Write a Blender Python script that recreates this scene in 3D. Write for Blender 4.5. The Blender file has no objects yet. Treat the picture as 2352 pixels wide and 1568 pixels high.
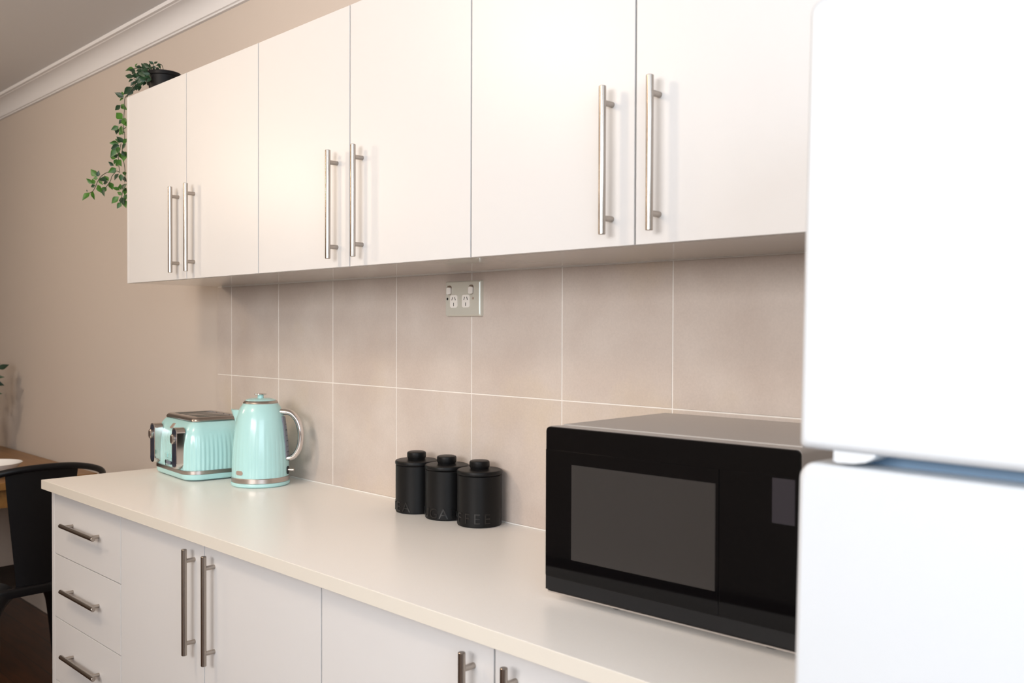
import bpy, bmesh, math, random
from mathutils import Vector, Matrix
random.seed(7)
PI = math.pi
scene = bpy.context.scene
COL = scene.collection

# ------------------------------------------------------------------ materials
def mat(name, col, rough=0.5, metal=0.0, spec=0.5, noise=None, bump=None, coat=0.0, trans=0.0, brushed=None):
    """noise = (scale, colour2, detail, lo, hi); bump = (scale, strength)"""
    m = bpy.data.materials.new(name); m.use_nodes = True
    nt = m.node_tree; b = nt.nodes['Principled BSDF']
    b.inputs['Base Color'].default_value = (*col, 1)
    b.inputs['Roughness'].default_value = rough
    b.inputs['Metallic'].default_value = metal
    b.inputs['Specular IOR Level'].default_value = spec
    b.inputs['Coat Weight'].default_value = coat
    b.inputs['Coat Roughness'].default_value = 0.05
    b.inputs['Transmission Weight'].default_value = trans
    tc = nt.nodes.new('ShaderNodeTexCoord')
    if noise:
        sc, c2, det, lo, hi = noise
        n = nt.nodes.new('ShaderNodeTexNoise'); n.inputs['Scale'].default_value = sc; n.inputs['Detail'].default_value = det
        nt.links.new(tc.outputs['Object'], n.inputs['Vector'])
        r = nt.nodes.new('ShaderNodeValToRGB')
        r.color_ramp.elements[0].position = lo; r.color_ramp.elements[0].color = (*col, 1)
        r.color_ramp.elements[1].position = hi; r.color_ramp.elements[1].color = (*c2, 1)
        nt.links.new(n.outputs['Fac'], r.inputs['Fac']); nt.links.new(r.outputs['Color'], b.inputs['Base Color'])
    if bump or brushed:
        sc, st = bump if bump else (1.0, brushed[1])
        n = nt.nodes.new('ShaderNodeTexNoise'); n.inputs['Scale'].default_value = sc; n.inputs['Detail'].default_value = 4
        if brushed:
            mp = nt.nodes.new('ShaderNodeMapping'); mp.inputs['Scale'].default_value = brushed[0]
            nt.links.new(tc.outputs['Object'], mp.inputs['Vector']); nt.links.new(mp.outputs['Vector'], n.inputs['Vector'])
        else:
            nt.links.new(tc.outputs['Object'], n.inputs['Vector'])
        bp = nt.nodes.new('ShaderNodeBump'); bp.inputs['Strength'].default_value = st; bp.inputs['Distance'].default_value = 0.002
        nt.links.new(n.outputs['Fac'], bp.inputs['Height']); nt.links.new(bp.outputs['Normal'], b.inputs['Normal'])
    return m

def wood(name, c1, c2, scale, rough, boards=None):
    m = bpy.data.materials.new(name); m.use_nodes = True
    nt = m.node_tree; b = nt.nodes['Principled BSDF']; b.inputs['Roughness'].default_value = rough
    tc = nt.nodes.new('ShaderNodeTexCoord'); mp = nt.nodes.new('ShaderNodeMapping'); mp.inputs['Scale'].default_value = scale
    n = nt.nodes.new('ShaderNodeTexNoise'); n.inputs['Scale'].default_value = 3.0; n.inputs['Detail'].default_value = 6; n.inputs['Distortion'].default_value = .6
    r = nt.nodes.new('ShaderNodeValToRGB')
    r.color_ramp.elements[0].position = .3; r.color_ramp.elements[0].color = (*c1, 1)
    r.color_ramp.elements[1].position = .7; r.color_ramp.elements[1].color = (*c2, 1)
    nt.links.new(tc.outputs['Object'], mp.inputs['Vector']); nt.links.new(mp.outputs['Vector'], n.inputs['Vector']); nt.links.new(n.outputs['Fac'], r.inputs['Fac'])
    out = r.outputs['Color']
    if boards:
        br = nt.nodes.new('ShaderNodeTexBrick'); br.inputs['Scale'].default_value = 1.0
        br.inputs['Brick Width'].default_value = boards[0]; br.inputs['Row Height'].default_value = boards[1]
        br.inputs['Mortar Size'].default_value = .002
        br.inputs['Color1'].default_value = (1, 1, 1, 1); br.inputs['Color2'].default_value = (.62, .6, .58, 1); br.inputs['Mortar'].default_value = (.12, .1, .09, 1)
        nt.links.new(tc.outputs['Object'], br.inputs['Vector'])
        mx = nt.nodes.new('ShaderNodeMix'); mx.data_type = 'RGBA'; mx.blend_type = 'MULTIPLY'; mx.inputs['Factor'].default_value = 1
        nt.links.new(out, mx.inputs['A']); nt.links.new(br.outputs['Color'], mx.inputs['B']); out = mx.outputs['Result']
    nt.links.new(out, b.inputs['Base Color'])
    return m

M = dict(
    wall=mat('wall_paint', (.60, .53, .475), .75, bump=(160, .12)),
    ceil=mat('ceiling_paint', (.69, .69, .70), .85),
    cove=mat('cornice_paint', (.79, .785, .80), .7),
    lam=mat('white_laminate', (.70, .688, .68), .36, bump=(420, .03)),
    carc=mat('carcass_laminate', (.72, .68, .64), .08, spec=.65),
    top=mat('worktop_laminate', (.90, .875, .84), .30, noise=(900, (.875, .845, .805), 2, .45, .6)),
    edge=mat('worktop_edge', (.73, .685, .605), .4),
    grout=mat('white_grout', (.82, .79, .75), .8),
    steel=mat('brushed_steel', (.40, .355, .315), .26, 1.0, brushed=((300, 300, 8), .12)),
    chrome=mat('chrome', (.72, .68, .66), .09, 1.0),
    satin=mat('satin_metal', (.50, .45, .42), .28, 1.0),
    mint=mat('mint_enamel', (.44, .725, .72), .2, coat=.15),
    dark=mat('dark_void', (.008, .008, .009), .6),
    blackp=mat('black_plastic', (.012, .012, .014), .3),
    navy=mat('navy_plastic', (.02, .025, .045), .25),
    badge=mat('badge_metal', (.55, .44, .38), .45, .6),
    gauge=mat('smoky_gauge', (.20, .21, .25), .25),
    ceramic=mat('black_ceramic', (.006, .006, .0062), .40, spec=.2, bump=(500, .05)),
    letter=mat('raised_letters', (.006, .006, .0062), .26, spec=.5),
    bglass=mat('black_glass', (.002, .002, .0025), .05, spec=.22),
    bband=mat('black_satin', (.010, .010, .011), .35, spec=.25),
    mesh=mat('oven_window', (.044, .040, .038), .25, spec=.22, noise=(2200, (.032, .029, .027), 1, .4, .6)),
    reflpatch=mat('painted_reflection', (.034, .031, .037), .12, spec=.25),
    mwtop=mat('grey_painted_steel', (.48, .455, .435), .42, .3, bump=(700, .05)),
    fridge=mat('fridge_white', (.63, .655, .68), .34),
    shade_gasket=mat('gasket_blue_shade', (.13, .22, .33), .5),
    pwhite=mat('white_plastic', (.80, .77, .73), .3),
    plate=mat('outlet_plate', (.66, .65, .58), .25, .25),
    potb=mat('black_pot', (.005, .005, .006), .5, spec=.2),
    soil=mat('soil', (.02, .014, .01), .9),
    vine=mat('vine_stem', (.035, .05, .018), .6),
    chair=mat('black_metal', (.005, .005, .006), .38, spec=.28),
    bowl=mat('white_ceramic', (.80, .80, .80), .2),
    oak=wood('oak_table', (.30, .15, .045), (.20, .095, .026), (1, 12, 12), .35),
    floor=wood('dark_timber', (.11, .042, .014), (.05, .019, .007), (1.5, 14, 1), .32, (1.6, .13)),
    vase=mat('grey_vase', (.30, .31, .30), .3),
)
def leafmat(name, c1, c2):
    return mat(name, c1, .42, noise=(30, c2, 2, .35, .65))
M['leaf'] = leafmat('leaf_green', (.018, .075, .008), (.05, .17, .012))
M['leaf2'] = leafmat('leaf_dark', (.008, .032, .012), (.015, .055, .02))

def tilemat():
    m = bpy.data.materials.new('splashback_tile'); m.use_nodes = True
    nt = m.node_tree; b = nt.nodes['Principled BSDF']; b.inputs['Roughness'].default_value = .42
    tc = nt.nodes.new('ShaderNodeTexCoord')
    def noise(s, d):
        n = nt.nodes.new('ShaderNodeTexNoise'); n.inputs['Scale'].default_value = s; n.inputs['Detail'].default_value = d
        nt.links.new(tc.outputs['Object'], n.inputs['Vector']); return n
    def ramp(n, lo, hi, c1, c2):
        r = nt.nodes.new('ShaderNodeValToRGB'); e = r.color_ramp.elements
        e[0].position = lo; e[0].color = (*c1, 1); e[1].position = hi; e[1].color = (*c2, 1)
        nt.links.new(n.outputs['Fac'], r.inputs['Fac']); return r
    a = ramp(noise(5, 5), .35, .7, TILE1, TILE2)
    yb = ramp(noise(3.2, 6), .54, .70, (0, 0, 0), (.85, .85, .85))
    mx = nt.nodes.new('ShaderNodeMix'); mx.data_type = 'RGBA'
    nt.links.new(yb.outputs['Color'], mx.inputs['Factor'])
    nt.links.new(a.outputs['Color'], mx.inputs['A']); mx.inputs['B'].default_value = (*TILE3, 1)
    fine = ramp(noise(260, 3), .3, .75, (.93, .93, .93), (1, 1, 1))
    m2 = nt.nodes.new('ShaderNodeMix'); m2.data_type = 'RGBA'; m2.blend_type = 'MULTIPLY'; m2.inputs['Factor'].default_value = 1
    nt.links.new(mx.outputs['Result'], m2.inputs['A']); nt.links.new(fine.outputs['Color'], m2.inputs['B'])
    nt.links.new(m2.outputs['Result'], b.inputs['Base Color'])
    return m
TILE1, TILE2, TILE3 = (.57, .49, .44), (.66, .59, .54), (.63, .535, .43)
M['tile'] = tilemat()

# ------------------------------------------------------------------ mesh helpers
class MB:
    def __init__(s): s.bm = bmesh.new()
    def _tf(s, vs, mx):
        if mx is not None:
            for v in vs: v.co = mx @ v.co
    def box(s, x0, x1, y0, y1, z0, z1, bev=0, seg=2, mi=0, mx=None):
        c = [(x, y, z) for z in (z0, z1) for y in (y0, y1) for x in (x0, x1)]
        vs = [s.bm.verts.new(p) for p in c]
        fs = [s.bm.faces.new([vs[i] for i in q]) for q in ((0, 2, 3, 1), (4, 5, 7, 6), (0, 1, 5, 4), (2, 6, 7, 3), (0, 4, 6, 2), (1, 3, 7, 5))]
        for f in fs: f.material_index = mi
        if bev > 0:
            es = list({e for f in fs for e in f.edges})
            r = bmesh.ops.bevel(s.bm, geom=es, offset=bev, segments=seg, affect='EDGES', profile=.5)
            vs = list({v for f in r['faces'] for v in f.verts} | {v for v in vs if v.is_valid})
            for f in r['faces']: f.material_index = mi
        s._tf(vs, mx); return vs
    def loft(s, loops, cap0=True, cap1=True, mi=0, closed=True, mis=None):
        rows = [[s.bm.verts.new(p) for p in L] for L in loops]
        n = len(rows[0])
        for k in range(len(rows) - 1):
            a, b = rows[k], rows[k + 1]
            for i in range(n if closed else n - 1):
                j = (i + 1) % n
                f = s.bm.faces.new((a[i], a[j], b[j], b[i])); f.material_index = mis[k] if mis else mi
        if cap0: f = s.bm.faces.new(list(reversed(rows[0]))); f.material_index = mis[0] if mis else mi
        if cap1: f = s.bm.faces.new(rows[-1]); f.material_index = mis[-1] if mis else mi
        return rows
    def lathe(s, prof, seg=64, c=(0, 0, 0), flute=None, cap0=True, cap1=True, mi=0):
        loops = []
        for r, z in prof:
            L = []
            for i in range(seg):
                a = 2 * PI * i / seg
                rr = r * (flute(a, z) if flute else 1)
                L.append((c[0] + rr * math.cos(a), c[1] + rr * math.sin(a), c[2] + z))
            loops.append(L)
        return s.loft(loops, cap0, cap1, mi)
    def tube(s, pts, r, seg=16, smooth=0, cap=True, mi=0, squash=None):
        P = [Vector(p) for p in pts]
        R = list(r) if isinstance(r, (list, tuple)) else [r] * len(P)
        if smooth:
            Q, S = [], []
            for i in range(len(P) - 1):
                p0, p1, p2, p3 = P[max(i - 1, 0)], P[i], P[i + 1], P[min(i + 2, len(P) - 1)]
                for k in range(smooth):
                    t = k / smooth
                    Q.append(.5 * ((2 * p1) + (p2 - p0) * t + (2 * p0 - 5 * p1 + 4 * p2 - p3) * t * t + (3 * p1 - p0 - 3 * p2 + p3) * t ** 3))
                    S.append(R[i] * (1 - t) + R[i + 1] * t)
            Q.append(P[-1]); S.append(R[-1]); P, R = Q, S
        loops = []; up = None
        for i, p in enumerate(P):
            d = (P[min(i + 1, len(P) - 1)] - P[max(i - 1, 0)]).normalized()
            if up is None:
                up = Vector((0, 0, 1)) if abs(d.z) < .9 else Vector((1, 0, 0))
            x = d.cross(up).normalized(); up = x.cross(d).normalized()
            sq = squash or (1, 1)
            loops.append([tuple(p + R[i] * (sq[0] * math.cos(2 * PI * k / seg) * x + sq[1] * math.sin(2 * PI * k / seg) * up)) for k in range(seg)])
        return s.loft(loops, cap, cap, mi)
    def cyl(s, p, q, r, seg=24, ch=0.0, mi=0):
        p, q = Vector(p), Vector(q); d = (q - p).normalized()
        if ch: return s.tube([p, p + d * 1e-5, p + d * ch, q - d * ch, q - d * 1e-5, q], [r - ch, r - ch, r, r, r - ch, r - ch], seg, mi=mi)
        return s.tube([p, q], r, seg, mi=mi)
    def prism(s, poly, f, h0, h1, mi=0):
        """poly of 2-D points mapped by f(u, v, h)"""
        return s.loft([[f(u, v, h0) for u, v in poly], [f(u, v, h1) for u, v in poly]], mi=mi)
    def done(s, name, m, parent=None, loc=None, rot=None, angle=35):
        bmesh.ops.recalc_face_normals(s.bm, faces=s.bm.faces[:])
        me = bpy.data.meshes.new(name); s.bm.to_mesh(me); s.bm.free()
        for x in (m if isinstance(m, list) else [m]): me.materials.append(x)
        for p in me.polygons: p.use_smooth = True
        me.set_sharp_from_angle(angle=math.radians(angle))
        o = bpy.data.objects.new(name, me); COL.objects.link(o)
        wn = o.modifiers.new('weighted_normal', 'WEIGHTED_NORMAL'); wn.keep_sharp = True; wn.weight = 90
        if parent: o.parent = parent
        if loc: o.location = loc
        if rot: o.rotation_euler = rot
        return o

def thing(name, label, cat, loc, rot=(0, 0, 0), group=None):
    o = bpy.data.objects.new(name, None); COL.objects.link(o); o.empty_display_size = .05
    o.location = loc; o.rotation_euler = rot
    return tag(o, label, cat, group)
def tag(o, label, cat, group=None):
    o['label'] = label; o['category'] = cat
    if group: o['group'] = group
    return o
def struct(o): o['kind'] = 'structure'; return o
def rrect(w, d, r, n, inset=0):
    """rounded rectangle, n points spread by perimeter, (x, y)"""
    w, d, r = w - 2 * inset, d - 2 * inset, max(r - inset, .001)
    segs = []; hx, hy = w / 2 - r, d / 2 - r
    per = 4 * hx + 4 * hy + 2 * PI * r; out = []
    for i in range(n):
        t = per * i / n
        for k in range(4):
            L = 2 * (hy if k % 2 == 0 else hx)
            cx, cy = ((hx, hy), (-hx, hy), (-hx, -hy), (hx, -hy))[k]
            a0 = k * PI / 2
            if t <= L:
                if k == 0: out.append((w / 2, -hy + t))
                elif k == 1: out.append((hx - t, d / 2))
                elif k == 2: out.append((-w / 2, hy - t))
                else: out.append((-hx + t, -d / 2))
                break
            t -= L
            if t <= PI * r / 2:
                a = a0 + t / r; out.append((cx + r * math.cos(a), cy + r * math.sin(a))); break
            t -= PI * r / 2
        else: out.append((w / 2, -hy))
    return out
def pill(cx, cz, w, h, r=None, n=10):
    """rounded rectangle outline in (x, z)"""
    r = min(w, h) / 2 if r is None else r
    P = []
    for k, (sx, sz) in enumerate(((1, 1), (-1, 1), (-1, -1), (1, -1))):
        for i in range(n + 1):
            a = k * PI / 2 + PI / 2 * i / n
            P.append((cx + sx * (w / 2 - r) + r * math.cos(a), cz + sz * (h / 2 - r) + r * math.sin(a)))
    return P
XZ = lambda u, v, h: (u, h, v)

WINP, FILLP, LAMPP, DINP, EXPO = 40.0, 72.0, 22.0, 23.0, 0.30


# ------------------------------------------------------------------ the room
RX0, RX1, RY0, ZC = -6.0, 4.15, -3.6, 2.507
def plain(name, x0, x1, y0, y1, z0, z1, m, bev=0):
    b = MB(); b.box(x0, x1, y0, y1, z0, z1, bev); return struct(b.done(name, m))
plain('floor', RX0 - .1, RX1 + .1, RY0 - .1, .11, -.05, 0, M['floor'])
plain('ceiling', RX0 - .1, RX1 + .1, RY0 - .1, .11, ZC, ZC + .06, M['ceil'])
plain('wall_back', RX0 - .1, RX1 + .1, .008, .11, 0, ZC, M['wall'])
plain('wall_left', RX0 - .1, RX0, RY0, .008, 0, ZC, M['wall'])
b = MB(); VX0, VX1, VZ0, VZ1 = 1.3, 3.4, 1.45, 2.4
b.box(RX0 - .1, RX1 + .1, RY0 - .1, RY0, 0, VZ0); b.box(RX0 - .1, RX1 + .1, RY0 - .1, RY0, VZ1, ZC)
b.box(RX0 - .1, VX0, RY0 - .1, RY0, VZ0, VZ1); b.box(VX1, RX1 + .1, RY0 - .1, RY0, VZ0, VZ1)
struct(b.done('wall_front', M['wall']))
b = MB()
for a in ((VX0, VX0 + .05, VZ0, VZ1), (VX1 - .05, VX1, VZ0, VZ1), (VX0, VX1, VZ0, VZ0 + .05), (VX0, VX1, VZ1 - .05, VZ1), (2.33, 2.38, VZ0, VZ1)):
    b.box(a[0], a[1], RY0 - .08, RY0 - .03, a[2], a[3], .004)
struct(b.done('added_fill_window', M['pwhite']))  # unseen window added behind the camera for ambient fill
WY0, WY1, WZ0, WZ1 = -3.0, -.95, 1.0, 2.42
b = MB()
b.box(RX1, RX1 + .1, RY0, .008, 0, WZ0); b.box(RX1, RX1 + .1, RY0, .008, WZ1, ZC)
b.box(RX1, RX1 + .1, RY0, WY0, WZ0, WZ1); b.box(RX1, RX1 + .1, WY1, .008, WZ0, WZ1)
struct(b.done('wall_right', M['wall']))
b = MB()
for a in ((WY0, WY0 + .05, WZ0, WZ1), (WY1 - .05, WY1, WZ0, WZ1), (WY0, WY1, WZ0, WZ0 + .05), (WY0, WY1, WZ1 - .05, WZ1), (-2.0, -1.95, WZ0, WZ1)):
    b.box(RX1 + .03, RX1 + .08, *a, .004)
struct(b.done('window_1', M['pwhite']))
# plaster cornice along the back wall: two quirks and a cove
prof = [(.008, 2.4315), (-.004, 2.4315), (-.006, 2.4365), (-.012, 2.438)]
for i in range(9):
    a = PI / 2 * i / 8
    prof.append((-.012 - .058 * (1 - math.cos(a)), 2.438 + .054 * math.sin(a)))
prof += [(-.073, 2.494), (-.084, 2.4945), (-.0855, ZC), (.008, ZC)]
b = MB(); b.loft([[(x, y, z) for y, z in prof] for x in (RX0, RX1)])
struct(b.done('trim_1', M['cove'], angle=20))
# tiled splashback: grout bed with bevelled tiles standing 1 mm proud of it
b = MB(); TX0, TX1 = -.121, 3.3
b.box(TX0 + .001, TX1, -.0012, .0075, .895, 1.4992, mi=1)
b.box(-.1138, 2.331, -.0050, -.0010, .9001, .9032, .0008, 2, mi=1)
xs = [TX0] + [-.0223 + .3004 * k for k in range(12)]
for i in range(len(xs) - 1):
    for z0, z1 in ((.903, 1.1987), (1.2013, 1.497)):
        b.box(xs[i] + (.0014 if i else 0), xs[i + 1] - .0014, -.0022, .007, z0, z1, .0007, 1)
struct(b.done('trim_2', [M['tile'], M['grout']]))

# ------------------------------------------------------------------ cabinets
def handle(parent, p, L, axis):
    """bar handle centred at p (bar axis), posts running back to y0 = p.y + off"""
    b = MB(); x, y, z, off = p; h = L / 2; c = .096
    d = Vector((0, 0, 1)) if axis == 'z' else Vector((1, 0, 0)); P = Vector((x, y, z))
    b.cyl(P - d * h, P + d * h, .0062, 28, .0009)
    for s in (-1, 1):
        q = P + d * (s * c); b.cyl(q + Vector((0, .003, 0)), q + Vector((0, off, 0)), .005, 20)
    return b.done('handle', M['steel'], parent)
def door(root, x0, x1, y, z0, z1, hx, hz, axis='z', name='door', g=.0019):
    b = MB(); b.box(x0 + g, x1 - g, y, y + .016, z0, z1, .0009, 2)
    o = b.done(name, M['lam'], root)
    handle(o, (hx, y - .026, hz, .026), .247, axis)
    return o
ZB, ZT, YF = 1.4993, 2.0876, -.3241
def upper(x0, xm, x1, label, end):
    r = thing('upper_cabinet', label, 'cabinet', (x0, 0, ZB), group='white upper cabinets above the splashback')
    W, m, H = x1 - x0, xm - x0, ZT - ZB
    b = MB(); t = .016; y1, y0 = .0079, YF + .018
    b.box(.001, t, y0, y1, 0, H - .001); b.box(W - t, W - .001, y0, y1, 0, H - .001)
    b.box(t, W - t, y0, y1, 0, t); b.box(t, W - t, y0, y1, H - t, H - .001)
    b.box(t, W - t, y1 - .006, y1, t, H - t); b.box(t, W - t, y0 + .02, y1 - .006, H / 2, H / 2 + t)
    b.done('carcass', M['carc'], r)
    e = 0
    if end:
        b = MB(); b.box(0, .0135, YF + .0005, y0 - .0005, 0, H, .0006, 1); b.done('end_panel', M['lam'], r); e = .0135
    door(r, e, m, YF, 0, H - .0005, m - .049, .142)
    door(r, m, W, YF, 0, H - .0005, m + .049, .142)
D = [-.095, .3184, .7209, 1.1243, 1.532, 1.9353, 2.3405]
upper(D[0], D[1], D[2], 'white double upper cabinet farthest from the fridge, with the plant on top', True)
upper(D[2], D[3], D[4], 'white double upper cabinet in the middle, above the power outlet', False)
upper(D[4], D[5], D[6], 'white double upper cabinet next to the fridge, above the microwave', False)

YB, BT = -.5466, .8712
BX = [-.1145, .3985, .8698, 1.3505, 1.8366, 2.325]
def carcass(r, W, H, z0):
    b = MB(); t = .016; y1, y0 = -.01, YB + .018
    b.box(.001, t, y0, y1, z0, H); b.box(W - t, W - .001, y0, y1, z0, H)
    b.box(t, W - t, y0, y1, z0, z0 + t); b.box(t, W - t, y0, y1, H - t, H); b.box(t, W - t, y1 - .006, y1, z0 + t, H - t)
    b.done('carcass', M['carc'], r)
    b = MB(); b.box(.01 if W < .6 else 0, W, YB + .06, YB + .076, 0, z0 - .001); b.done('kickboard', M['lam'], r)
G = 'white base cabinets under the worktop'
r = thing('drawer_cabinet', 'white cabinet with a stack of four drawers at the free end of the worktop', 'cabinet', (BX[0], 0, 0), group=G)
W = BX[1] - BX[0]; carcass(r, W, BT, .1)
b = MB(); b.box(0, .022, YB + .0003, YB + .0175, 0, BT, .0006, 1); b.done('end_panel', M['lam'], r)
zs = [.870, .678, .487, .296, .105]
for i in range(4):
    z1, z0 = zs[i], zs[i + 1]
    b = MB(); b.box(.0245, W - .0016, YB, YB + .016, z0 + .0013, z1 - .0013, .0009, 2)
    o = b.done('drawer', M['lam'], r)
    handle(o, (.163 + .1145 - .0085, YB - .026, (.782, .590, .399, .208)[i], .026), .247, 'x')
for i, lab in ((1, 'white double-door base cabinet in front of the toaster and kettle, beside the drawers'), (3, 'white double-door base cabinet in front of the microwave, nearest the fridge')):
    r = thing('base_cabinet', lab, 'cabinet', (BX[i], 0, 0), group=G)
    W, m = BX[i + 2] - BX[i], BX[i + 1] - BX[i]
    carcass(r, W, BT, .1)
    door(r, 0, m, YB, .102, BT - .001, m - .048, .724); door(r, m, W, YB, .102, BT - .001, m + .048, .724)
r = thing('worktop', 'long cream-white laminate worktop with a cream front edge', 'worktop', (-.1138, 0, .873))
L = 2.445
b = MB(); b.box(.0012, L, -.5756, -.0026, 0, .027); b.done('worktop_slab', M['top'], r)
b = MB(); b.box(.0, L, -.5768, -.5757, .0, .0268, .0004, 1); b.box(.0, .0011, -.5756, -.003, .0, .0268)
o = b.done('edge_strip', M['edge'], r); o['label'] = 'cream edge strip'

# ------------------------------------------------------------------ fridge (leans a little)
FX, FY, FW = 2.449, -.72, .70
r = thing('fridge', 'tall white fridge with the freezer door above', 'fridge', (FX, FY, 0), (-.0115, .0115, 0))
r.location = (FX - .0172, FY - .0145, .004)
b = MB(); b.box(.004, FW - .004, .066, .62, .03, 1.672, .006); b.done('body', M['fridge'], r)
def fdoor(n, z0, z1, ra, rb):
    """door slab with rounded vertical edges and rounded outline corners"""
    P = []
    for cx, cz, rr, a0 in ((FW - rb, z1 - rb, rb, 0), (rb, z1 - rb, rb, PI / 2), (ra, z0 + ra, ra, PI), (FW - ra, z0 + ra, ra, 1.5 * PI)):
        for i in range(9):
            a = a0 + PI / 2 * i / 8; P.append((cx + rr * math.cos(a), cz + rr * math.sin(a)))
    cx, cz = FW / 2, (z0 + z1) / 2
    b = MB(); loops = []
    for y, s in ((.058, 0), (.010, 0), (.0055, .0010), (.002, .004), (.0, .0085)):
        loops.append([(u - math.copysign(min(s, abs(u - cx)), u - cx), y, v - math.copysign(min(s, abs(v - cz)), v - cz)) for u, v in P])
    b.loft(loops); return b.done(n, M['fridge'], r, angle=50)
fdoor('freezer_door', 1.2415, 1.676, .005, .012)
fdoor('fridge_door', 0.07, 1.2288, .016, .016)
b = MB(); b.box(.045, FW - .01, .040, .066, 1.229, 1.248); o = b.done('shade_gasket', M['shade_gasket'], r); o['label'] = 'recess strip between the doors, blue shade in its colour'  # blue of daylight shade in the door gap, put into the colour
b = MB()
P = [(.036, 1.2425), (.036, 1.2325), (.040, 1.2312), (.056, 1.2320), (.068, 1.2345), (.076, 1.2395), (.0765, 1.2425)]
b.prism(P, XZ, .004, .05); b.done('hinge_cover', M['fridge'], r)
for x in (.06, FW - .06):
    for y in (.12, .55):
        b = MB(); b.cyl((x, y, -.004), (x, y, .032), .02); b.done('foot', M['blackp'], r)

# ------------------------------------------------------------------ microwave
r = thing('microwave', 'black and grey microwave oven standing on the worktop beside the fridge', 'microwave', (1.802, -.3947, .9), (0, 0, .0436))
W, H, DP, z0 = .4605, .2805, .352, .015
b = MB()
def pr(u, v, h): return (u, h, v)
P = pill(W / 2, z0 + H / 2, W - .002, H - .001, .010, 5)
b.loft([[pr(u, v, y) for u, v in P] for y in (.0225, DP - .004)] + [[pr(u + (W / 2 - u) * .012, v + (z0 + H / 2 - v) * .014, DP) for u, v in P]])
b.box(.012, W - .012, .034, DP - .01, z0 + H - .002, z0 + H + .0012, .0005, 1)
b.done('housing', M['mwtop'], r)
b = MB(); P = pill(W / 2, z0 + H / 2, W, H - .0015, .008, 5)
b.loft([[pr(u + (W / 2 - u) * .006 * k, v + (z0 + H / 2 - v) * .008 * k, y) for u, v in P] for y, k in ((.0062, 0), (.003, 0), (.0008, .35), (0, 1))])
fa = b.done('front_panel', M['bglass'], r)
b = MB(); P = pill(W / 2, z0 + H / 2, W + .0006, H - .0005, .008, 5)
b.loft([[pr(u + (W / 2 - u) * .006 * k, v + (z0 + H / 2 - v) * .008 * k, y) for u, v in P] for y, k in ((.0222, .4), (.0212, 0), (.0068, 0), (.0063, .3))])
b.done('front_frame', M['mwtop'], r)
b = MB(); b.box(.0012, W - .0012, -.0006, .004, z0 + .003, z0 + .0255, .0004, 1); b.done('lower_band', M['bband'], fa)
b = MB(); b.box(.0012, .3353, -.0012, .004, z0 + .0268, z0 + .241, .0006, 2); dr = b.done('door', M['bglass'], r)
b = MB(); b.box(.0578, .330, -.0018, .001, z0 + .0612, z0 + .2196, .0004, 1); o = b.done('window', M['mesh'], dr); o['label'] = 'grey meshed oven window'
b = MB(); b.box(.3368, W - .0012, -.0009, .004, z0 + .0268, z0 + .241, .0006, 2); cp = b.done('control_panel', M['bglass'], r)
b = MB(); b.box(.420, .4545, -.0014, .001, z0 + .175, z0 + .2385, .0004, 1); b.done('reflection_patch', M['reflpatch'], cp)  # paler rectangle: a reflection put into the panel as lighter glass
b = MB(); b.box(.004, W - .004, .0015, .0215, z0 - .0022, z0 + .0008, .0005, 1); b.done('chrome_trim', M['chrome'], r)
for x in (.124, W - .06):
    for y in (.045, DP - .05):
        b = MB(); b.cyl((x, y, 0), (x, y, z0 + .003), .013, 20, .001); b.done('foot', M['blackp'], r)

# ------------------------------------------------------------------ power outlet
X0, X1, Z0, Z1, T = 1.0925, 1.2225, 1.390, 1.4775, .012
r = thing('power_outlet', 'silver double power outlet with two white switches on the tiled splashback', 'power outlet', (X0, -.0022, Z0))
W, H = X1 - X0, Z1 - Z0
b = MB(); P = pill(W / 2, H / 2, W, H, .003, 3)
b.loft([[(u + (W / 2 - u) * k / W * 2, y, v + (H / 2 - v) * k / H * 2) for u, v in P] for y, k in ((0, 0), (-T * .55, 0), (-T * .75, .0008), (-T, .0035))])
b.done('plate', M['plate'], r, angle=25)
def up(u): return u * .0873 / .93 * W / .0873
for u0, u1 in ((.065, .20), (.685, .835)):
    cx, cz = (u0 + u1) / 2 * W, H * .745
    b = MB(); b.prism(pill(cx, cz, .0185, .0235, .007, 6), XZ, -T - .0006, -T + .002); sw = b.done('switch', M['satin'], r)
    b = MB()
    b.prism(pill(cx - .0005, cz - .0018, .0145, .0175, .004, 6), XZ, -T - .0036, -T); b.done('rocker', M['pwhite'], sw)
for u0, u1 in ((.158, .375), (.498, .723)):
    cx, cz = (u0 + u1) / 2 * W, H * .425
    b = MB(); b.prism(pill(cx, cz, .0275, .0315, .006, 6), XZ, -T - .0012, -T + .002); so = b.done('socket', M['pwhite'], r)
    for dx, dz, a in ((-.0052, .0068, -.42), (.0052, .0068, .42), (0, -.0075, 0)):
        b = MB(); b.box(-.0009, .0009, -.0003, .0012, -.0042, .0042)
        b.done('slot', M['dark'], so, (cx + dx, -T - .0012, cz + dz), (0, -a, 0))
for u in (.076, .81):
    b = MB(); b.cyl((u * W, -T - .0004, H * .50), (u * W, -T + .001, H * .50), .0032, 16); b.done('screw', M['badge'] if u > .5 else M['dark'], r)

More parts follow.
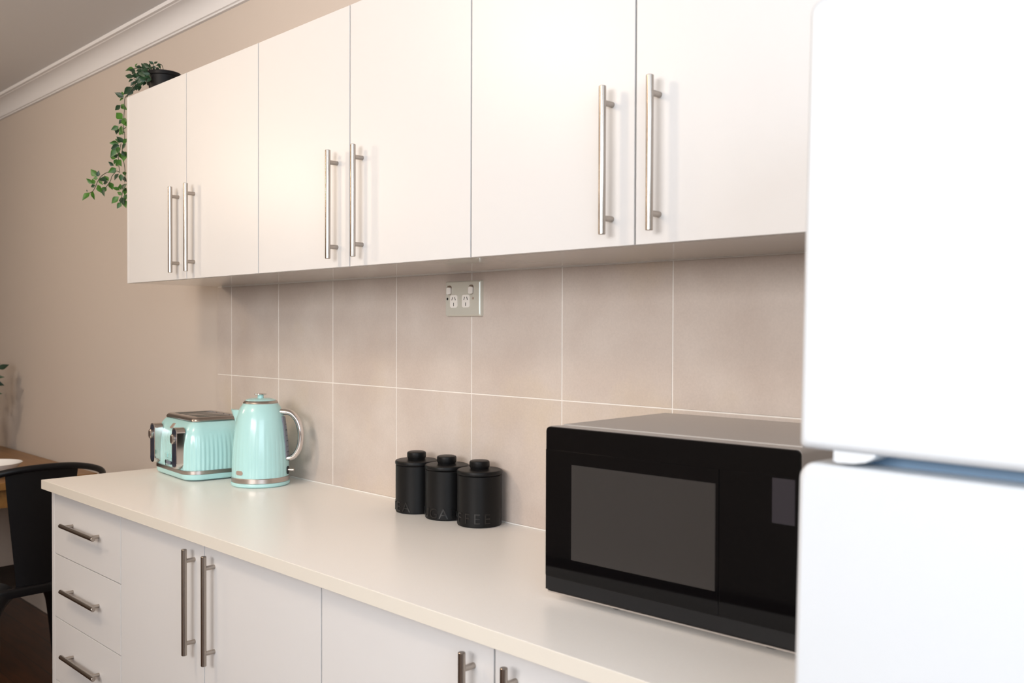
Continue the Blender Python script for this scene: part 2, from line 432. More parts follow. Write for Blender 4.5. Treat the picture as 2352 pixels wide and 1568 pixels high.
# ------------------------------------------------------------------ canisters
def glyph(ch, size, depth):
    cu = bpy.data.curves.new('lettering', 'FONT'); cu.body = ch; cu.size = size; cu.extrude = depth; cu.align_x = 'CENTER'; cu.resolution_u = 4
    t = bpy.data.objects.new('lettering', cu); COL.objects.link(t)
    me = bpy.data.meshes.new_from_object(t.evaluated_get(bpy.context.evaluated_depsgraph_get()))
    out = ([v.co.copy() for v in me.vertices], [tuple(p.vertices) for p in me.polygons])
    bpy.data.objects.remove(t); bpy.data.curves.remove(cu); bpy.data.meshes.remove(me)
    return out
def canister(c, word, angs, facing, label, zl):
    r = thing('canister', label, 'canister', (c[0], c[1], .9), group='matte black canisters on the worktop')
    R = .0525
    b = MB(); b.lathe([(R - .004, 0), (R - .001, .0012), (R, .004), (R, .117), (R - .0015, .1185), (R - .006, .1185)], 72); b.done('jar', M['ceramic'], r)
    b = MB(); b.lathe([(R - .003, .1192), (R + .0006, .1197), (R + .0012, .1215), (R + .0012, .1265), (R - .0004, .1288), (R - .004, .1300), (.020, .1312)], 72)
    lid = b.done('lid', M['ceramic'], r)
    b = MB(); b.lathe([(.0215, .1305), (.0215, .133), (.0238, .137), (.0238, .1465), (.0225, .1492), (.0195, .1505), (.0005, .1512)], 48); b.done('knob', M['ceramic'], lid)
    b = MB()
    for ch, deg in zip(word, angs):
        vs, fs = glyph(ch, .034, .0014); a0 = math.radians(deg) + facing
        V = []
        for v in vs:
            a = a0 + v.x / R; rr = R - .0002 + v.z
            V.append(b.bm.verts.new((rr * math.sin(a), -rr * math.cos(a), zl + v.y)))
        for f in fs: b.bm.faces.new([V[i] for i in f])
    b.done('lettering', M['letter'], r, angle=20)
# facing: angle of the camera side measured from -Y towards +X
canister((1.042, -.0635), 'TEA', (-82, -55, -28), .87, 'matte black canister lettered TEA, farthest from the microwave', .006)
canister((1.155, -.0605), 'SUGAR', (-92, -64, -36, -8, 20), .85, 'matte black canister lettered SUGAR, between the other two', .006)
canister((1.271, -.0585), 'COFFEE', (-112, -85, -58, -32, -6, 20), .82, 'matte black canister lettered COFFEE, nearest the microwave', .010)

# ------------------------------------------------------------------ kettle
r = thing('kettle', 'mint green electric kettle with a chrome handle beside the toaster', 'kettle', (.408, -.139, .9), (0, 0, .705))
def ss(a, b_, x): t = max(0, min(1, (x - a) / (b_ - a))); return t * t * (3 - 2 * t)
def flute(a, z):
    k = ss(.165, .12, z)
    return 1 - .008 * k * (1 - abs(math.cos(a * 17))) ** 1.5
prof = [(.0815, .0265), (.0818, .03), (.0818, .05), (.0812, .07), (.0802, .09), (.0788, .11), (.0772, .13), (.0750, .15), (.0735, .165), (.0715, .18), (.0690, .195), (.0660, .207), (.0618, .219), (.0572, .228), (.0525, .235), (.0500, .2385), (.048, .240)]
b = MB(); b.lathe(prof, 300, flute=flute); body = b.done('body', M['mint'], r, angle=60)
b = MB(); b.lathe([(.078, 0), (.0815, .0012), (.0842, .004), (.0846, .008), (.0840, .0105), (.0825, .012)], 72); b.done('power_base', M['mint'], r)
b = MB(); b.lathe([(.0822, .0122), (.0832, .0135), (.0832, .0255), (.0822, .0268)], 72); b.done('band', M['satin'], r)
b = MB(); b.lathe([(.0497, .2385), (.0505, .2405), (.0488, .2435), (.046, .2465), (.0445, .247)], 64); b.done('collar', M['satin'], r)
b = MB(); b.lathe([(.0443, .2462), (.0435, .2482), (.040, .2502), (.030, .2528), (.012, .254)], 64); lid = b.done('lid', M['mint'], r)
b = MB(); b.lathe([(.0088, .2535), (.0085, .2615), (.0095, .263)], 32); kn = b.done('knob', M['mint'], lid)
b = MB(); b.lathe([(.0100, .2628), (.0158, .2634), (.0178, .2648), (.0172, .2662), (.012, .2676), (.0005, .2682)], 40); b.done('knob_cap', M['chrome'], kn)
# spout (local -x): a triangular lip
b = MB(); loops = []
for z, rr, w in ((.165, .0700, .006), (.18, .0735, .012), (.195, .0790, .018), (.207, .0845, .0215), (.219, .0880, .0225)):
    rb = {.165: .070, .18: .069, .195: .066, .207: .062, .219: .057}[z]
    loops.append([(-rb, -w, z), (-(rb * .45 + rr * .55), -w * .78, z), (-(rr * .96 + rb * .04), -w * .3, z + .001), (-rr, 0, z + .002), (-(rr * .96 + rb * .04), w * .3, z + .001), (-(rb * .45 + rr * .55), w * .78, z), (-rb, w, z), (-rb + .012, 0, z)])
b.loft(loops); b.done('spout', M['mint'], r, angle=60)
# handle (local +x)
b = MB(); hp = [(.058, .213), (.072, .2135), (.090, .211), (.105, .198), (.1165, .175), (.121, .146), (.1175, .113), (.106, .0905), (.092, .080), (.074, .0785)]
b.tube([(x, 0, z) for x, z in hp], [.0105] * len(hp), 20, 6, squash=(1.15, .85)); b.done('handle', M['chrome'], r, angle=60)
b = MB()
zz = [.0790, .09, .11, .13, .15, .17, .19, .2005]
rp = [.0812, .0805, .0792, .0776, .0757, .0735, .0706, .0685]
for s0, s1 in ((0, 1),):
    loops = [[(q + .0012, -.0125, z), (q + .0032, -.006, z), (q + .0036, 0, z), (q + .0032, .006, z), (q + .0012, .0125, z), (q - .006, .0125, z), (q - .006, -.0125, z)] for q, z in zip(rp, zz)]
    b.loft(loops)
ga = b.done('water_gauge', M['gauge'], r, angle=60)
b = MB()
for k in range(6): b.box(.0, .0004, -.0035, .0035, .0, .0016 if k % 2 else .0028, mx=Matrix.Translation((.0836 - .0065 * (k / 5) ** 1.4, -.003, .096 + .016 * k)))
b.done('gauge_marks', M['navy'], ga)
b = MB(); b.prism(pill(0, .043, .016, .024, None, 8), lambda u, v, h: (h, u, v), .0790, .0835); b.done('switch_recess', M['dark'], r)
b = MB(); b.tube([(.080, 0, .0445), (.093, 0, .0435), (.1005, 0, .0430)], [.0045, .0042, .0052], 16); b.done('switch_lever', M['satin'], r)
b = MB(); P = pill(0, .0425, .0265, .0122, None, 8)
ba = -2.035
def wrap(u, v, h): a = ba + u / .083; return (h * math.cos(a), h * math.sin(a), v)
b.prism(P, wrap, .0795, .0829); b.done('badge', M['badge'], r)

# ------------------------------------------------------------------ toaster
r = thing('toaster', 'mint green four-slice toaster with chrome levers in the corner beside the kettle', 'toaster', (.105, -.163, .9), (0, 0, -.085))
TW, TD, RR, N = .312, .232, .055, 360
def ring(z, ins, fl=0, rr=RR):
    P = rrect(TW, TD, rr, N, ins); out = []
    for i, (x, y) in enumerate(P):
        if fl:
            k = fl * .0022 * (1 - abs(math.cos(PI * i / 5))) ** 1.3
            d = Vector((x, y)); q = P[(i + 1) % N]; p = P[i - 1]
            t = Vector((q[0] - p[0], q[1] - p[1])).normalized(); x -= t.y * k; y += t.x * k
        out.append((x, y, z))
    return out
b = MB(); b.loft([ring(0.003, .014), ring(.0045, .009), ring(.009, .0055), ring(.0205, .0045)]); b.done('base', M['mint'], r, angle=50)
b = MB(); b.loft([ring(.0208, .0046), ring(.0213, .0035), ring(.0315, .0035), ring(.032, .005)]); b.done('band', M['satin'], r, angle=50)
b = MB(); b.loft([ring(.0323, .0055, 1), ring(.05, .0045, 1), ring(.075, .0045, 1), ring(.100, .0055, .9), ring(.118, .0075, .6), ring(.132, .010, .2), ring(.142, .0125), ring(.152, .0165), ring(.161, .0215), ring(.168, .027), ring(.173, .0325), ring(.176, .037)])
b.done('body', M['mint'], r, angle=60)
b = MB()
inn = [(x, y) for x, y in rrect(TW, TD, .02, N, .058)]
b.loft([ring(.1762, .0345), ring(.179, .0335), ring(.184, .036), ring(.1875, .041), ring(.1885, .046), [(x, y, .188) for x, y in inn], [(x, y, .183) for x, y in inn], [(x * .99, y * .99, .125) for x, y in inn]], cap0=False)
tp = b.done('top_plate', M['satin'], r, angle=40)
IW, ID = TW - .116, TD - .116
for k in range(3):
    x = (k - 1) * IW / 4
    b = MB(); b.box(x - (.010 if k == 1 else .005), x + (.010 if k == 1 else .005), -ID / 2 + .0005, ID / 2 - .0005, .150, .1875, .0015, 2); b.done('slot_divider', M['satin'], tp)
b = MB(); b.box(-IW / 2 + .002, IW / 2 - .002, -ID / 2 + .002, ID / 2 - .002, .1255, .127); b.done('slot_floor', M['dark'], tp)
yf = -TD / 2
for x in (-.094, .094):
    b = MB(); P = pill(x, .0985, .040, .123, .016, 10)
    b.loft([[(u, y, v) for u, v in P] for y in (yf + .012, yf - .013)] + [[(x + (u - x) * .93, yf - .0145, .0985 + (v - .0985) * .985) for u, v in P]])
    lv = b.done('lever_housing', M['chrome'], r, angle=40)
    b = MB(); b.prism(pill(x, .0985, .030, .113, .0135, 10), XZ, yf - .0150, yf - .011); b.done('lever_track', M['navy'], lv)
    b = MB(); P = pill(x, .1265, .025, .030, None, 8)
    b.loft([[(u, yf - .013, v) for u, v in P], [(u, yf - .021, v) for u, v in P], [(x + (u - x) * .7, yf - .024, .1265 + (v - .1265) * .8) for u, v in P]]); b.done('lever', M['satin'], lv)
b = MB(); b.prism(pill(-.004, .157, .020, .0145, .003, 4), lambda u, v, h: (u, h + (v - .157) * .85, v), yf + .0165, yf + .022); b.done('badge', M['badge'], r)
for x in (-.020, .012):
    b = MB(); b.prism(pill(x, .066, .022, .013, .003, 4), XZ, yf + .001, yf + .008); b.done('button', M['mint'], r)
    
b = MB(); b.prism(pill(-.004, .045, .056, .010, None, 6), XZ, yf + .0025, yf + .009); tk = b.done('browning_track', M['navy'], r)
b = MB(); b.prism(pill(-.006, .045, .005, .018, .002, 4), XZ, yf - .004, yf + .003); b.done('slider', M['chrome'], tk)
for x in (-.1, .1):
    for y in (-.08, .08):
        b = MB(); b.cyl((x, y, 0), (x, y, .0045), .012, 16); b.done('foot', M['blackp'], r)

# ------------------------------------------------------------------ plant on the upper cabinet
LEAVES=[
(-0.145,-0.3122,2.0987,-0.1537,-0.3336,2.1093),
(-0.1612,-0.3068,2.1063,-0.1694,-0.3094,2.1197),
(-0.1499,-0.311,2.0972,-0.1514,-0.3217,2.0886),
(-0.1516,-0.3199,2.0727,-0.1697,-0.3289,2.0605),
(-0.1667,-0.3124,2.0791,-0.1481,-0.3051,2.063),
(-0.1597,-0.3108,2.0303,-0.1775,-0.3216,2.0508),
(-0.1555,-0.3119,2.0281,-0.1652,-0.3197,2.0168),
(-0.1489,-0.3121,2.0336,-0.1336,-0.3111,2.0082),
(-0.1686,-0.3196,2.0069,-0.1771,-0.3369,1.9965),
(-0.181,-0.3172,2.0065,-0.1897,-0.3189,1.988),
(-0.1612,-0.3148,2.0092,-0.1551,-0.3135,1.9839),
(-0.1761,-0.3166,1.9877,-0.154,-0.31,1.9881),
(-0.1451,-0.3151,1.9525,-0.1561,-0.3281,1.9703),
(-0.1697,-0.3089,1.9594,-0.1743,-0.3252,1.9655),
(-0.1711,-0.3187,1.953,-0.1825,-0.3395,1.9529),
(-0.1594,-0.3209,1.9459,-0.1749,-0.3379,1.9353),
(-0.155,-0.3253,1.9396,-0.1494,-0.3302,1.9201),
(-0.1688,-0.3275,1.9333,-0.1743,-0.3408,1.9116),
(-0.1428,-0.3199,1.9258,-0.1375,-0.3118,1.9107),
(-0.1741,-0.3176,1.9276,-0.1758,-0.3091,1.9081),
(-0.1895,-0.3192,1.9085,-0.205,-0.3299,1.9117),
(-0.1768,-0.3217,1.9066,-0.1857,-0.3246,1.9204),
(-0.1724,-0.324,1.9019,-0.1691,-0.3339,1.8873),
(-0.1656,-0.3236,1.8998,-0.1475,-0.322,1.881),
(-0.1933,-0.3255,1.8834,-0.1995,-0.3386,1.893),
(-0.1841,-0.3162,1.8809,-0.1852,-0.3223,1.892),
(-0.1637,-0.3296,1.8704,-0.1705,-0.3488,1.8573),
(-0.1546,-0.3256,1.853,-0.1615,-0.3358,1.8358),
(-0.1482,-0.3205,1.8516,-0.1468,-0.3211,1.832),
(-0.2618,-0.3532,1.8527,-0.2719,-0.3668,1.8728),
(-0.2312,-0.3623,1.8483,-0.2257,-0.3618,1.8639),
(-0.2528,-0.3528,1.8465,-0.2609,-0.3639,1.8456),
(-0.2297,-0.3565,1.8436,-0.2172,-0.3549,1.8241),
(-0.2253,-0.3569,1.843,-0.2023,-0.3492,1.8336),
(-0.2755,-0.3596,1.8298,-0.2859,-0.3758,1.8436),
(-0.2652,-0.3597,1.8274,-0.2724,-0.3629,1.8436),
(-0.2453,-0.3647,1.8221,-0.2601,-0.3719,1.8169),
(-0.24,-0.359,1.8235,-0.2329,-0.3502,1.7989),
(-0.2135,-0.3344,1.8351,-0.2207,-0.3437,1.8505),
(-0.1994,-0.3413,1.8302,-0.2165,-0.3495,1.826),
(-0.2136,-0.3305,1.8317,-0.2154,-0.3221,1.8118),
(-0.2249,-0.3378,1.8164,-0.2255,-0.3518,1.7993),
(-0.2097,-0.3515,1.8081,-0.201,-0.3549,1.7861),
(-0.27,-0.3631,1.8052,-0.2749,-0.3587,1.7811),
(-0.2872,-0.3669,1.8012,-0.29,-0.3865,1.7798),
(-0.2915,-0.3718,1.8038,-0.298,-0.3732,1.8109),
(-0.1741,-0.314,1.8032,-0.1816,-0.3329,1.8111),
(-0.17,-0.3117,1.8044,-0.1757,-0.3125,1.8218),
(-0.1398,-0.3189,1.7993,-0.1221,-0.3171,1.8156),
(-0.1649,-0.3099,1.7871,-0.1751,-0.3201,1.7962),
(-0.1754,-0.3174,1.7822,-0.1881,-0.3325,1.7637),
(-0.1683,-0.3125,1.7794,-0.1525,-0.3112,1.7599),
(-0.1672,-0.313,1.7637,-0.1691,-0.3231,1.746),
(-0.1605,-0.3053,1.7716,-0.1477,-0.3067,1.7495),
(-0.1609,-0.3075,1.8467,-0.1537,-0.3027,1.8322),
(-0.1564,-0.3081,1.8617,-0.143,-0.3097,1.8497),
(-0.1326,-0.3086,1.9646,-0.1446,-0.314,1.95),
(-0.1317,-0.3115,1.9486,-0.1454,-0.3176,1.9342),
(-0.1378,-0.3063,2.0276,-0.138,-0.314,2.0136),
(-0.147,-0.3053,1.9257,-0.1407,-0.3157,1.8977),
(-0.1376,-0.3064,2.0018,-0.1472,-0.3128,1.997),
(-0.1328,-0.3101,1.8072,-0.1423,-0.3127,1.7872),
(-0.1522,-0.3008,1.7894,-0.1573,-0.3053,1.7713),
(-0.1768,-0.3294,1.9445,-0.1867,-0.3306,1.9275),
(-0.094,-0.3007,2.1824,-0.1172,-0.3166,2.1802),
(-0.0956,-0.2957,2.1872,-0.0835,-0.2966,2.1959),
(-0.0835,-0.2808,2.1892,-0.0862,-0.2968,2.1873),
(-0.0824,-0.2741,2.1888,-0.074,-0.2777,2.1978),
(-0.0371,-0.2622,2.1923,-0.0411,-0.2734,2.2006),
(-0.0261,-0.2642,2.1911,-0.0268,-0.2553,2.2007),
(0.0006,-0.2546,2.1864,-0.0034,-0.2672,2.1819),
(-0.0336,-0.245,2.1964,-0.0361,-0.241,2.1836),
(-0.0652,-0.2599,2.194,-0.0665,-0.2738,2.188),
(-0.1096,-0.297,2.1812,-0.1184,-0.2962,2.1716),
(-0.0632,-0.2938,2.1729,-0.0731,-0.3024,2.1717),
(-0.1117,-0.2961,2.1591,-0.1323,-0.3104,2.1659),
(-0.094,-0.2965,2.1614,-0.0949,-0.2975,2.1712),
(-0.0975,-0.3022,2.1497,-0.099,-0.3143,2.1407),
(-0.1326,-0.2903,2.1327,-0.1557,-0.3052,2.1141),
(-0.1211,-0.2923,2.1203,-0.1248,-0.3051,2.1045),
(-0.071,-0.2948,2.1798,-0.0639,-0.2893,2.1655),
(-0.0604,-0.2822,2.1718,-0.0713,-0.2833,2.1596),
(-0.0312,-0.2806,2.1749,-0.0445,-0.2834,2.1658),
(-0.0984,-0.2903,2.1435,-0.1026,-0.3029,2.1364),
(-0.0824,-0.2986,2.1335,-0.0879,-0.2949,2.1154),
(-0.0569,-0.2895,2.1474,-0.0576,-0.3006,2.1398),
(-0.0482,-0.2847,2.1438,-0.0578,-0.2891,2.1308),
(-0.1037,-0.2781,2.1368,-0.099,-0.283,2.1195),
(-0.0388,-0.283,2.1564,-0.0336,-0.2939,2.1408),
(-0.031,-0.2807,2.1637,-0.0465,-0.2854,2.163),
(-0.0696,-0.2725,2.1839,-0.0801,-0.2794,2.1789),
(-0.0555,-0.2584,2.1896,-0.0658,-0.2655,2.1803),
(-0.0375,-0.2563,2.1893,-0.0416,-0.2617,2.1778),
(-0.0951,-0.2788,2.1677,-0.1028,-0.2899,2.1614),
(-0.0838,-0.2721,2.1641,-0.087,-0.2851,2.1566),
(-0.1023,-0.2815,2.1516,-0.1049,-0.2919,2.1416),
(-0.0545,-0.2934,2.135,-0.0669,-0.2981,2.1238),
(-0.0445,-0.2834,2.135,-0.0417,-0.2932,2.1229),
(-0.0764,-0.2953,2.1695,-0.0696,-0.2897,2.1553),
(-0.0382,-0.279,2.1486,-0.0476,-0.2821,2.1372),
(-0.0923,-0.2742,2.1766,-0.1079,-0.2805,2.1812),
(-0.117,-0.2897,2.1471,-0.1248,-0.2979,2.1356),
(-0.1142,-0.2851,2.1332,-0.1164,-0.2957,2.1175),
(-0.084,-0.2836,2.1365,-0.0808,-0.2964,2.1252),
(-0.042,-0.2528,2.1852,-0.0353,-0.2443,2.1772)
]
VINES=[
[(-0.1349,-0.3047,2.1047),(-0.1451,-0.3096,2.0927),(-0.1466,-0.3103,2.0541),(-0.1502,-0.3121,2.0079),(-0.1454,-0.3097,1.9714),(-0.1542,-0.314,1.9358),(-0.1499,-0.3119,1.8993),(-0.1442,-0.3092,1.8628),(-0.1457,-0.3099,1.8267)],
[(-0.1586,-0.316,1.9517),(-0.1675,-0.3203,1.9134),(-0.1675,-0.3203,1.8849),(-0.1632,-0.3183,1.8613)],
[(-0.1632,-0.3183,1.8587),(-0.1764,-0.3246,1.8647),(-0.203,-0.3372,1.8636),(-0.2297,-0.35,1.8521),(-0.2447,-0.3572,1.8347),(-0.2522,-0.3608,1.8193),(-0.2628,-0.3658,1.8042),(-0.2748,-0.3716,1.7982)],
[(-0.1764,-0.3246,1.8642),(-0.1927,-0.3323,1.8474),(-0.1971,-0.3345,1.8347),(-0.2135,-0.3423,1.8147),(-0.2224,-0.3465,1.8086)],
[(-0.1458,-0.3099,1.8215),(-0.1531,-0.3134,1.7986),(-0.1591,-0.3163,1.7652)],
[(0.0005,-0.2474,2.1725),(-0.0041,-0.2496,2.1855),(-0.0103,-0.2526,2.1896)],
[(-0.0509,-0.272,2.1692),(-0.0729,-0.2825,2.1826),(-0.0983,-0.2946,2.1851),(-0.1142,-0.3022,2.181)],
[(-0.0604,-0.2765,2.1532),(-0.0857,-0.2886,2.1472),(-0.1047,-0.2977,2.1532)],
[(-0.0667,-0.2796,2.1341),(-0.0952,-0.2932,2.1297),(-0.1143,-0.3023,2.1159),(-0.1304,-0.3099,2.1004),(-0.136,-0.3126,2.0966)],
[(-0.0415,-0.2675,2.1739),(-0.0352,-0.2645,2.1872),(-0.0337,-0.2637,2.1955)],
[(-0.0541,-0.2735,2.1611),(-0.0666,-0.2795,2.1763),(-0.0761,-0.284,2.1885)]
]

r = thing('trailing_plant', 'trailing green plant in a black pot on top of the upper cabinet', 'plant', (-.006, -.243, ZT))
PO = Vector(r.location)
b = MB(); b.lathe([(.036, 0), (.040, .002), (.047, .040), (.0505, .060), (.0535, .062), (.0535, .0715), (.0515, .0735), (.049, .070), (.047, .055)], 48, cap1=True); b.done('pot', M['potb'], r)
b = MB(); b.lathe([(.0475, .060), (.030, .064), (.001, .066)], 32); b.done('soil', M['soil'], r)
b = MB()
for v in VINES: b.tube([Vector(p) - PO for p in v], .0011, 6, 4)
for a in range(9):
    t = 2.2 + a * .35
    b.tube([(.02 * math.cos(t), .02 * math.sin(t), .06), (.04 * math.cos(t), .04 * math.sin(t), .082), (.062 * math.cos(t), .062 * math.sin(t), .082 - .004 * (a % 3))], .0011, 6, 4)
b.tube([(-.03, 0, .066), (-.07, -.02, .075), (-.125, -.045, .05), (-.140, -.06, .01)], .0011, 6, 5)
b.done('vine', M['vine'], r)
def leaf(b, base, tip, wr=.42, mi=0, twist=0.0, droop=.12):
    B, T = Vector(base), Vector(tip); d = T - B; L = d.length
    view = Vector((.7, -.69, .12))
    side = d.cross(view)
    if side.length < 1e-6: side = Vector((1, 0, 0))
    side.normalize(); nrm = side.cross(d).normalized()
    side = (side * math.cos(twist) + nrm * math.sin(twist)).normalized(); nrm = side.cross(d).normalized()
    rows = []
    for t, w in ((0, .04), (.14, .50), (.32, .98), (.52, .92), (.74, .52), (.9, .20), (1, .02)):
        c = B + d * t - nrm * (droop * L * t * t); h = w * wr * L / 2 * 1.0
        rows.append([b.bm.verts.new(c - side * h + nrm * h * .35), b.bm.verts.new(c), b.bm.verts.new(c + side * h + nrm * h * .35)])
    for p, q in zip(rows, rows[1:]):
        for i in (0, 1):
            f = b.bm.faces.new((p[i], p[i + 1], q[i + 1], q[i])); f.material_index = mi
b = MB(); rnd = random.Random(3)
for k, q in enumerate(LEAVES):
    B, T = Vector(q[:3]) - PO, Vector(q[3:]) - PO; T = B + (T - B) * 1.2
    L = (T - B).length
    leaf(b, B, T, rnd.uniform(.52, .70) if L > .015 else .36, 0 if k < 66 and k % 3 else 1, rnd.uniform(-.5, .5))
for k in range(70):   # leaves crowding over the far rim and behind the near ones
    t = rnd.uniform(1.9, 4.6); R0 = rnd.uniform(.02, .075)
    B = Vector((R0 * math.cos(t) - .02, R0 * math.sin(t) - .006, rnd.uniform(.05, .085)))
    a = t + rnd.uniform(-.9, .9); T = B + Vector((math.cos(a), math.sin(a), rnd.uniform(-.5, .5))) * rnd.uniform(.018, .030)
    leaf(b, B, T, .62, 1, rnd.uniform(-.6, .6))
for k in range(22):   # leaves hanging over the near side of the pot
    s = rnd.uniform(.018, .062); f = .052 * math.sqrt(max(0, 1 - (s / .07) ** 2)) + .004
    B = Vector((-.70 * s + .70 * f, -.71 * s - .70 * f, rnd.uniform(.035, .082)))
    T = B + Vector((-.70 * rnd.uniform(.1, 1), -.71 * rnd.uniform(.1, 1), rnd.uniform(-.8, .6))).normalized() * rnd.uniform(.018, .027)
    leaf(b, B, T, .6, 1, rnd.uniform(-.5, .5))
fo = b.done('foliage', [M['leaf'], M['leaf2']], r, angle=80)

# ------------------------------------------------------------------ dining corner
r = thing('dining_table', 'oak dining table against the plaster wall behind the black chair', 'table', (-1.155, -.012, 0), (0, 0, 0))
b = MB(); b.box(-1.62, 0, -.80, 0, .713, .745, .004); b.done('tabletop', M['oak'], r)
for y in (-.06, -.74):
    b = MB(); b.box(-1.50, -.12, y - .011, y + .011, .635, .7125, .002); b.done('apron', M['oak'], r)
for x in (-.06, -1.56):
    b = MB(); b.box(x - .011, x + .011, -.68, -.12, .635, .7125, .002); b.done('apron', M['oak'], r)
for x in (-.06, -1.56):
    for y in (-.06, -.74):
        b = MB(); b.box(x - .03, x + .03, y - .03, y + .03, 0, .7125, .004); b.done('leg', M['oak'], r)

b = MB(); b.lathe([(.035, 0), (.052, .001), (.055, .006), (.085, .025), (.108, .044), (.120, .058), (.1215, .0592), (.1185, .0595), (.104, .046), (.080, .0275), (.045, .011), (.001, .009)], 64)
o = b.done('bowl', M['bowl'], loc=(-1.335, -.375, .745)); tag(o, 'white ceramic bowl on the oak dining table', 'bowl')

r = thing('leafy_plant', 'dark green leafy plant in a grey vase at the far end of the dining table', 'plant', (-2.185, -.215, .745))
b = MB(); b.lathe([(.045, 0), (.055, .004), (.062, .06), (.055, .12), (.040, .165), (.038, .185), (.035, .185), (.036, .165)], 40); b.done('vase', M['vase'], r)
b = MB(); b2 = MB(); rnd = random.Random(11)
for k in range(13):
    a = 2 * PI * k / 13 + rnd.uniform(-.15, .15); lean = rnd.uniform(.05, .12); h = rnd.uniform(.30, .43)
    p = [(.01 * math.cos(a), .01 * math.sin(a), .12), (.03 * math.cos(a), .03 * math.sin(a), .23), (lean * math.cos(a), lean * math.sin(a), h)]
    b.tube(p, .0022, 6, 5)
    for j in range(3):
        t = .55 + .22 * j; z = .12 + (h - .12) * t; R0 = .02 + (lean - .02) * t
        aa = a + rnd.uniform(-.8, .8); B = Vector((R0 * math.cos(a), R0 * math.sin(a), z))
        leaf(b2, B, B + Vector((math.cos(aa) * .05, math.sin(aa) * .05, rnd.uniform(-.02, .03))), .5, 0, rnd.uniform(-.6, .6))
for z, L in ((.29, .11), (.33, .075), (.37, .12), (.41, .10), (.255, .085), (.44, .07)):
    B = Vector((.70, .71, 0)) * .035 + Vector((0, 0, z)); T = B + Vector((.70, .71, .05 if z < .4 else .3)) * L
    b.tube([(0, 0, z - .08), tuple(B)], .002, 6); leaf(b2, B, T, .42, 0, .3)
b.done('stem', M['vine'], r); b2.done('foliage', M['leaf2'], r, angle=80)

# black metal armchair, local +x is forward
r = thing('chair', 'black metal chair with a wide curved back beside the dining table', 'chair', (-.80, -.425, 0), (0, 0, PI + .06))
b = MB(); b.tube([(.16, -.235, .452), (.17, -.255, .60), (.10, -.262, .705), (-.04, -.262, .765), (-.145, -.235, .825), (-.205, -.13, .862), (-.220, 0, .872), (-.205, .13, .862), (-.145, .235, .825), (-.04, .262, .765), (.10, .262, .705), (.17, .255, .60), (.16, .235, .452)], .0115, 14, 8)
b.done('back_frame', M['chair'], r)
b = MB()
for k in range(7): pass
loops = []
for z, w, x in ((.452, .075, -.175), (.52, .082, -.180), (.62, .095, -.190), (.72, .108, -.200), (.80, .118, -.208), (.868, .124, -.213)):
    L = [(x + .020 * (1 - math.cos(1.1 * t)) , w * t, z) for t in (-1, -.66, -.33, 0, .33, .66, 1)]
    loops.append(L + [(p[0] + .0025, p[1], p[2]) for p in reversed(L)])
b.loft(loops); b.done('back_splat', M['chair'], r, angle=50)
b = MB(); loops = []
for z, ins, dz in ((.424, .004, 0), (.446, 0, 0), (.455, .006, 0), (.457, .018, 0), (.449, .055, 0), (.447, .10, 0)):
    loops.append([(x, y, z) for x, y in rrect(.375, .375, .06, 64, ins)])
b.loft(loops); b.done('seat', M['chair'], r, angle=50)
for sx in (-1, 1):
    for sy in (-1, 1):
        b = MB()
        pts = [(sx * .122, sy * .122, .440), (sx * .160, sy * .160, .40), (sx * .192, sy * .192, .30), (sx * .208, sy * .208, .15), (sx * .222, sy * .222, .012)]
        b.tube(pts, [.062, .046, .028, .020, .016], 14, 5, squash=(1, .8))
        lg = b.done('leg', M['chair'], r)
        b = MB(); b.cyl((sx * .222, sy * .222, 0), (sx * .222, sy * .222, .016), .019, 16, .002); b.done('rubber_foot', M['blackp'], lg)

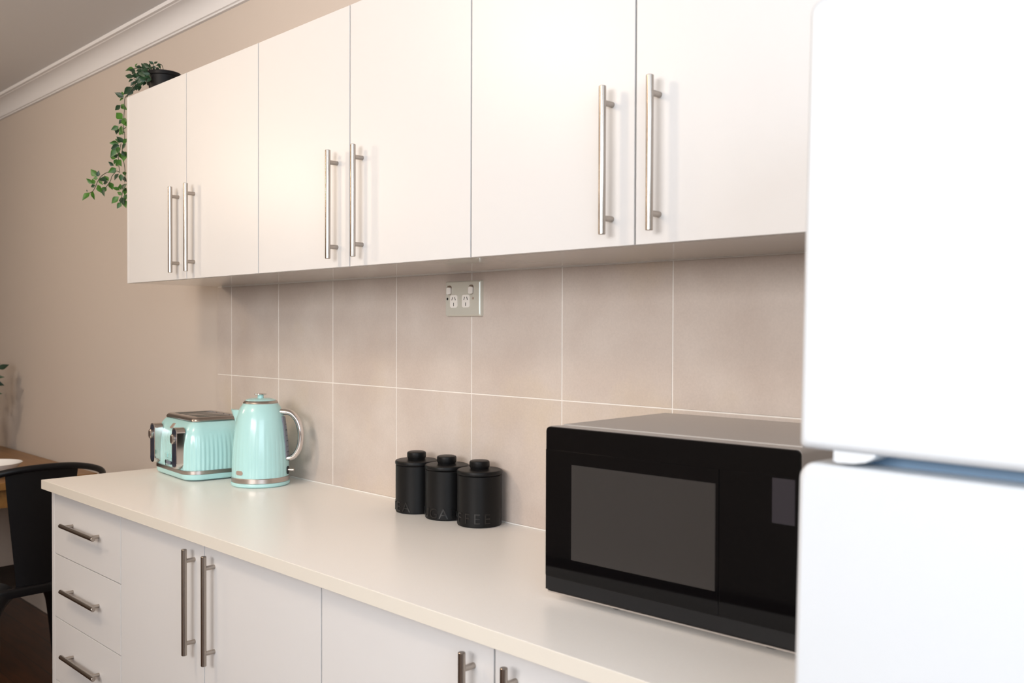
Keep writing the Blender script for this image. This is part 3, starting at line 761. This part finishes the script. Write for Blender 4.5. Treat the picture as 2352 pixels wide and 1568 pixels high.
# ------------------------------------------------------------------ light
def area(name, loc, rot, size, power, col, shape='RECTANGLE', sy=None, spread=PI):
    l = bpy.data.lights.new(name, 'AREA'); l.shape = shape; l.size = size
    if sy: l.size_y = sy
    l.energy = power; l.color = col; l.spread = spread
    o = bpy.data.objects.new(name, l); COL.objects.link(o); o.location = loc; o.rotation_euler = rot; return o
area('window_daylight', (RX1 + .12, (WY0 + WY1) / 2, (WZ0 + WZ1) / 2), (0, PI / 2, 0), WZ1 - WZ0, WINP, (.74, .87, 1.0), sy=WY1 - WY0)
area('added_window_fill', ((VX0 + VX1) / 2, RY0 - .12, (VZ0 + VZ1) / 2), (PI / 2, 0, 0), VX1 - VX0, FILLP, (1.0, .96, .93), sy=VZ1 - VZ0)  # soft fill through the added rear opening
def lamp(name, loc, power, rad):
    l = bpy.data.lights.new(name, 'POINT'); l.energy = power; l.color = (1.0, .79, .58); l.shadow_soft_size = rad
    o = bpy.data.objects.new(name, l); COL.objects.link(o); o.location = loc
lamp('ceiling_lamp', (.62, -1.6, ZC - .16), LAMPP, .13)
lamp('dining_lamp', (-1.3, -1.75, 2.1), DINP, .13)
w = bpy.data.worlds.new('sky'); scene.world = w; w.use_nodes = True
bg = w.node_tree.nodes['Background']; bg.inputs['Color'].default_value = (.75, .87, 1, 1); bg.inputs['Strength'].default_value = 1.0

# ------------------------------------------------------------------ camera
cam = bpy.data.cameras.new('camera'); co = bpy.data.objects.new('camera', cam); COL.objects.link(co)
Fv = Vector((-.71208299, .70195513, -.01402904)); Rv = Vector((.70198489, .71218321, .00350397)); Uv = Rv.cross(Fv)
mt = Matrix((Rv, Uv, -Fv)).transposed().to_4x4(); mt.translation = (2.90812676, -1.5666207, 1.36115471)
co.matrix_world = mt
cam.sensor_width = 36; cam.sensor_fit = 'HORIZONTAL'; cam.lens = 2175.925 / 2352 * 36
cam.clip_start = .02; cam.dof.use_dof = True; cam.dof.focus_distance = 2.25; cam.dof.aperture_fstop = 5.6
scene.camera = co
scene.view_settings.view_transform = 'Standard'; scene.view_settings.look = 'None'
scene.view_settings.gamma = 1; scene.view_settings.use_curve_mapping = False
scene.view_settings.exposure = EXPO
